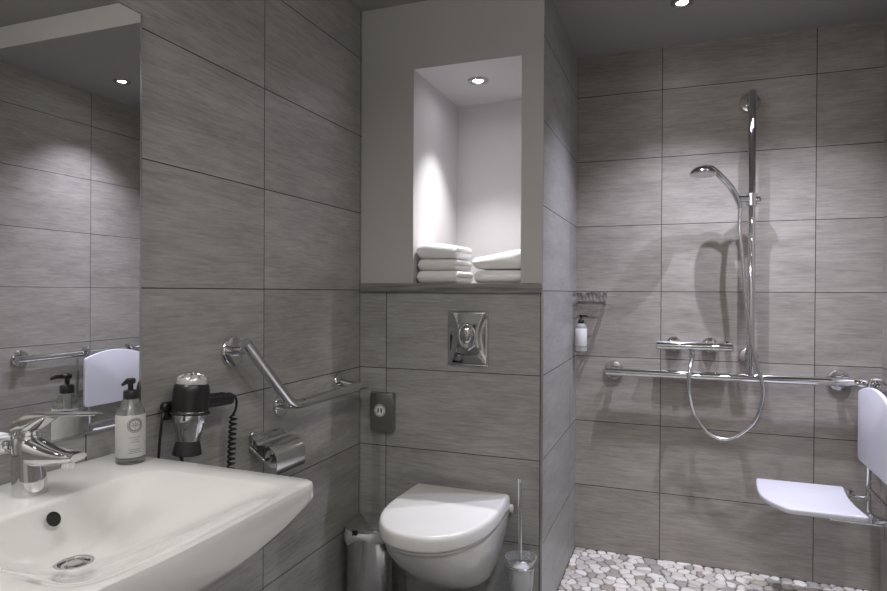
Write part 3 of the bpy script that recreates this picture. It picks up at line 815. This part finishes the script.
bm = BM(); box(bm, (KX - .025, KY - KR - .006, .318), (KX - .003, KY - KR + .006, .346), .003); obj('latch', bm, M['black'], t)
bm = BM(); tube(bm, [(KX - .06, KY - .062, .345), (KX + .02, KY - .083, .345), (KX + .06, KY - .062, .345)], .0022, 8); obj('handle', bm, M['chrome'], t)
bm = BM(); box(bm, (KX - .02, KY - KR - .035, .008), (KX + .02, KY - KR, .014), .003); obj('pedal', bm, M['black'], t)

# ================================================================== SHOWER: RAIL, HEAD, HOSE, MIXER, CORNER GRAB RAIL
YB = YS - .07
RXs = .2845
t = thing('shower_riser_rail', 'tall vertical chrome shower riser rail on the back wall', 'shower rail', (RXs, YS, .86))
bm = BM(); lathe(bm, [(.001, .860), (.0150, .8605), (.0150, 2.033), (.013, 2.036), (.001, 2.037)], (RXs, YB, 0), (0, 0, 1), 24); obj('bar', bm, M['chrome'], t)
for z_ in (2.004, .923):
    fl = obj('flange', disc_flange((RXs - .004, YS - .0005, z_), (0, -1, 0), .042, .016), M['chrome'], t)
    bm = BM(); tube(bm, [(RXs - .002, YS - .012, z_), (RXs, YB + .002, z_)], .013, 16); obj('post', bm, M['chrome'], fl)
bm = BM(); zsl = 1.585; lathe(bm, [(.018, -.03), (.022, -.028), (.022, .022), (.018, .025)], (RXs, YB, zsl), (0, 0, 1), 24)
tube(bm, [(RXs - .01, YB - .005, zsl + .002), (RXs - .052, YB - .022, zsl + .003)], [.016, .013], 16)
lathe(bm, [(.001, 0), (.014, .001), (.016, .006), (.016, .018), (.012, .022), (.001, .023)], (RXs + .012, YB - .002, zsl - .004), (1, 0, 0), 20)
obj('slider', bm, M['chrome'], t)
# hand shower resting in the slider
hb = Vector((RXs - .054, YB - .026, zsl + .004)); hc = Vector((.093, 2.757, 1.683))
t = thing('hand_shower', 'chrome hand shower head held in the slider of the riser rail', 'shower head', hb)
bm = BM(); pth = smooth_path([hb + Vector((.008, .004, -.040)), hb + Vector((0, 0, -.012)), hb + Vector((-.026, -.016, .038)), hb + Vector((-.066, -.048, .082)), hc + Vector((.034, .026, .022)), hc + Vector((.008, 0, .018))], 6)
tube(bm, pth, [.010 + .003 * min(1, i / 12) if i < 24 else .013 + .004 * min(1, (i - 24) / 6) for i in range(len(pth))], 18); obj('handle', bm, M['chrome'], t, smooth=60)
hn_ = Vector((-.02, -.02, -1)).normalized()
bm = BM(); lathe(bm, [(.001, -.031), (.018, -.030), (.036, -.022), (.048, -.010), (.053, .0), (.053, .003), (.050, .006)], hc, hn_, 40); obj('head_shell', bm, M['chrome'], t, smooth=60)
bm = BM(); lathe(bm, [(.0495, .0045), (.049, .0075), (.046, .0085), (.001, .0088)], hc, hn_, 40)
A, B = frame(hn_)
for rr, nn in ((.012, 6), (.024, 12), (.037, 18)):
    for k in range(nn):
        a = 2 * PI * k / nn; lathe(bm, [(.0018, .008), (.0014, .0108), (.0003, .011)], hc + (A * math.cos(a) + B * math.sin(a)) * rr, hn_, 6)
obj('spray_face', bm, M['white'], t, 'pale spray face with nozzles')
# thermostatic mixer
MZ, MY = .9665, YS - .062
t = thing('shower_mixer', 'horizontal chrome thermostatic shower mixer bar on the back wall', 'shower mixer', (.065, YS, MZ))
bm = BM(); lathe(bm, [(.001, -.040), (.016, -.040), (.0185, -.036), (.0185, .015), (.0175, .016), (.0175, .017), (.0185, .018), (.0185, .212), (.0175, .213), (.0175, .214), (.0185, .215), (.0185, .264), (.016, .268), (.001, .268)], (-.049, MY, MZ), (1, 0, 0), 28); obj('body', bm, M['chrome'], t, smooth=30)
for x_ in (-.015, .131):
    fl = obj('wall_rosette', lathe(BM(), [(.034, 0), (.034, .016), (.032, .022), (.0225, .024), (.0215, .06)], (x_, YS - .0005, MZ + .003), (0, -1, 0), 32), M['chrome'], t)
bm = BM(); lathe(bm, [(.010, 0), (.010, -.018), (.012, -.020), (.012, -.036), (.009, -.038)], (.0585, MY, MZ - .014), (0, 0, 1), 20); obj('outlet', bm, M['chrome'], t)
bm = BM(); lathe(bm, [(.001, 0), (.004, .0005), (.004, .006), (.001, .007)], (.196, MY, MZ + .018), (0, 0, 1), 14); obj('safety_button', bm, M['black'], t)
# hose
t0 = hb + Vector((.008, .004, -.040))
yh = YB - .035
hp = [t0, (.238, yh, 1.456), (.250, yh, 1.324), (.262, yh, 1.167), (.282, yh, 1.003), (.309, yh - .004, .889), (.328, yh - .004, .792), (.310, YB - .028, .694), (.267, YB - .02, .628), (.197, YB - .014, .582), (.124, YB - .008, .602), (.072, YB - .002, .674), (.047, YB - .040, .78), (.049, YB - .040, .865), (.0585, MY - .004, .912), (.0585, MY, MZ - .0525)]
bm = BM(); P_ = smooth_path(hp, 14); tube(bm, P_, [.0082 if i % 2 else .0077 for i in range(len(P_))], 14)
ho = obj('shower_hose', bm, M['hose'], loc=(.2, YB, .58), smooth=80); tag(ho, 'looping metal shower hose hanging from the mixer to the hand shower', 'hose')
# corner grab rail
RZ = .842; XB = XR - .052
t = thing('corner_grab_rail', 'long horizontal chrome grab rail around the shower corner', 'grab rail', (.2, YS, RZ))
bm = BM(); tube(bm, [(-.302, YB, RZ), (-.300, YB, RZ)], [.012, .0172], 22)
tube(bm, fillet([(-.300, YB, RZ), (XB, YB, RZ), (XB, 2.115, RZ)], .07, 10), .0172, 22); obj('bar', bm, M['chrome'], t, smooth=60)
for (p, ax, e) in (((-.272, YS - .0005, RZ), (0, -1, 0), (-.272, YB, RZ)), ((.612, YS - .0005, RZ), (0, -1, 0), (.612, YB, RZ)), ((XR - .0005, 2.165, RZ), (-1, 0, 0), (XB, 2.150, RZ))):
    fl = obj('flange', disc_flange(p, ax, .043, .014), M['chrome'], t)
    bm = BM(); tube(bm, [Vector(p) + Vector(ax) * .01, e], .0135, 16); obj('post', bm, M['chrome'], fl)
bm = BM(); tube(bm, [(RXs, YB, RZ + .010), (RXs, YB, RZ + .0178)], .0185, 20); tube(bm, [(RXs - .035, YB, RZ), (RXs + .035, YB, RZ)], .0186, 22); obj('connector', bm, M['chrome'], t)

# wire soap basket in the corner
t = thing('soap_basket', 'chrome wire soap basket on the back wall in the shower corner', 'soap basket', (-.38, YS, 1.16))
bz0, bz1, ya, yb_ = 1.158, 1.196, YS - .115, YS - .004
fr = lambda z, k: fillet([(-.440 + k, yb_, z), (-.300 - k, yb_, z), (-.306 - k, ya + .03, z), (-.33 - k, ya + k, z), (-.440 + k, ya + k, z), (-.440 + k, yb_, z)], .012, 5)
bm = BM(); tube(bm, fr(bz1, 0), .0028, 8); obj('rim_wire', bm, M['chrome'], t)
bm = BM(); tube(bm, fr(bz0, .004), .0024, 8)
for k in range(8):
    x_ = -.428 + k * .0155; tube(bm, fillet([(x_, yb_, bz1), (x_, yb_, bz0), (x_, ya + .004, bz0), (x_, ya, bz1)], .006, 4), .0019, 6)
for k in range(3): tube(bm, [(-.436, ya + .03 + k * .028, bz0), (-.312, ya + .03 + k * .028, bz0)], .0019, 6)
obj('wire_basket', bm, M['chrome'], t)
for x_ in (-.41, -.335): obj('wall_fixing', lathe(BM(), [(.001, 0), (.010, .0), (.010, .006), (.001, .007)], (x_, YS - .0005, bz1 - .008), (0, -1, 0), 16), M['chrome'], t)

# ================================================================== SHOWER SEAT HUNG ON THE RAIL
t = thing('shower_chair', 'white folding shower chair with backrest hung on the grab rail', 'shower chair', (XB, 2.62, .44))
ya, yb_, yc = 2.445, 2.825, 2.635
def arch_outline(w0, w1, z0, z1, rise, rb, rt):
    """rectangle with an arched far edge: x = width axis, y = length axis."""
    top = [(w1 - (w1 - w0) * k / 12, z1 + rise * (1 - (2 * k / 12 - 1) ** 2)) for k in range(13)]
    pts = [(w0, z0), (w1, z0)] + top
    return round_poly(pts, [rb, rb, rt] + [.01] * 11 + [rt], 6)
bm = BM(); ol = arch_outline(ya, yb_, .556, .818, .036, .022, .012)
bx0 = XB - .042
slab(bm, ol, lambda a, b, s: Vector((bx0 - s, a, b)), 0, .016, .004); obj('backrest', bm, M['seatw'], t, smooth=50)
sx1 = .605
bm = BM(); zq = .448
pts = [(sx1 - .015 * math.sin(PI * k / 10), yb_ - .02 - (.36) * k / 10) for k in range(11)]      # rear edge, far to near
ycn = yb_ - .02 - .18
fr_ = [(.290 + (.075 if k < 7 else .012) * (abs(2 * k / 14 - 1)) ** 2.2, yb_ - .38 + .36 * k / 14) for k in range(15)]
seat_pts = pts + fr_
ol = round_poly(seat_pts, [.012] + [.01] * 9 + [.012] + [.02] + [.01] * 13 + [.03], 4)
ar = sum(ol[i - 1].x * ol[i].y - ol[i].x * ol[i - 1].y for i in range(len(ol)))
if ar < 0: ol = ol[::-1]
slab(bm, ol, lambda a, b, s: Vector((a, b, zq - .020 + s)), 0, .020, .005); obj('seat', bm, M['seatw'], t, smooth=50)
for y_ in (ya + .045, yb_ - .050):
    bm = BM(); tube(bm, fillet([(XB - .004, y_, RZ + .027), (bx0 + .010, y_, RZ + .026), (bx0 + .010, y_, .36), (XR - .012, y_, .33)], .02, 6), .0085, 14)
    tube(bm, [(XB + .026 * math.cos(a), y_, RZ + .026 * math.sin(a)) for a in [math.radians(-20 + 220 * k / 18) for k in range(19)]], .006, 12)
    up = obj('upright', bm, M['chrome'], t)
    bm = BM(); lathe(bm, [(.001, 0), (.018, .001), (.018, .012), (.010, .014), (.001, .014)], (XR - .0008, y_, .33), (-1, 0, 0), 18); obj('wall_buffer', bm, M['blackm'], up)
    bm = BM(); tube(bm, [(sx1 - .11, y_, zq - .030), (bx0 + .012, y_, zq - .030)], .010, 14)
    obj('seat_arm', bm, M['chrome'], t)
    bm = BM(); lathe(bm, [(.001, -.016), (.015, -.015), (.017, -.010), (.017, .010), (.015, .015), (.001, .016)], (sx1 + .012, y_, zq - .016), (0, 1, 0), 20); obj('hinge', bm, M['chrome'], t)
bm = BM(); tube(bm, [(bx0 + .012, ya + .04, .60), (bx0 + .012, yb_ - .05, .60)], .008, 12); tube(bm, [(bx0 + .012, ya + .04, .455), (bx0 + .012, yb_ - .05, .455)], .008, 12); obj('cross_bar', bm, M['chrome'], t)
bm = BM(); box(bm, (bx0 - .01, ya + .025, .355), (bx0 + .03, ya + .065, .425), .004); obj('hinge_block', bm, M['satin'], t)

# ================================================================== LOW WHITE CABINET (seen in the mirror only)
t = thing('low_cabinet', 'low white cabinet by the right wall seen in the mirror', 'cabinet', (.67, 1.76, 0))
bm = BM(); box(bm, (.575, 1.50, .05), (XR - .002, 1.985, .525), .004); box(bm, (.60, 1.52, 0), (XR - .01, 1.965, .05)); obj('body', bm, M['white'], t)
bm = BM(); box(bm, (.557, 1.505, .06), (.574, 1.98, .515), .003); dd = obj('door', bm, M['white'], t)
bm = BM(); tube(bm, fillet([(.557, 1.55, .36), (.535, 1.55, .36), (.535, 1.55, .46), (.557, 1.55, .46)], .012), .005, 10); obj('handle', bm, M['steel'], dd)

# ================================================================== CAMERA
cam = bpy.data.cameras.new('camera'); co = link(bpy.data.objects.new('camera', cam))
Rv = Vector((0.93592293, 0.35217064, 0.00490932)); Uv = Vector((-0.00658423, 0.00355836, 0.99997199)); Fv = Vector((-0.35214331, 0.93592904, -0.00564912))
mw = Matrix.Identity(4)
for i in range(3): mw[i][0], mw[i][1], mw[i][2] = Rv[i], Uv[i], -Fv[i]
mw[2][3] = 1.19413501
co.matrix_world = mw
cam.sensor_width = 36; cam.sensor_fit = 'HORIZONTAL'; cam.lens = 25.29; cam.clip_start = .02
scene.camera = co

w = bpy.data.worlds.new('world'); w.use_nodes = True; w.node_tree.nodes['Background'].inputs[0].default_value = (0, 0, 0, 1); scene.world = w
vs = scene.view_settings; vs.view_transform = 'Standard'; vs.look = 'None'; vs.gamma = 1; vs.use_curve_mapping = False
vs.exposure = 1.13
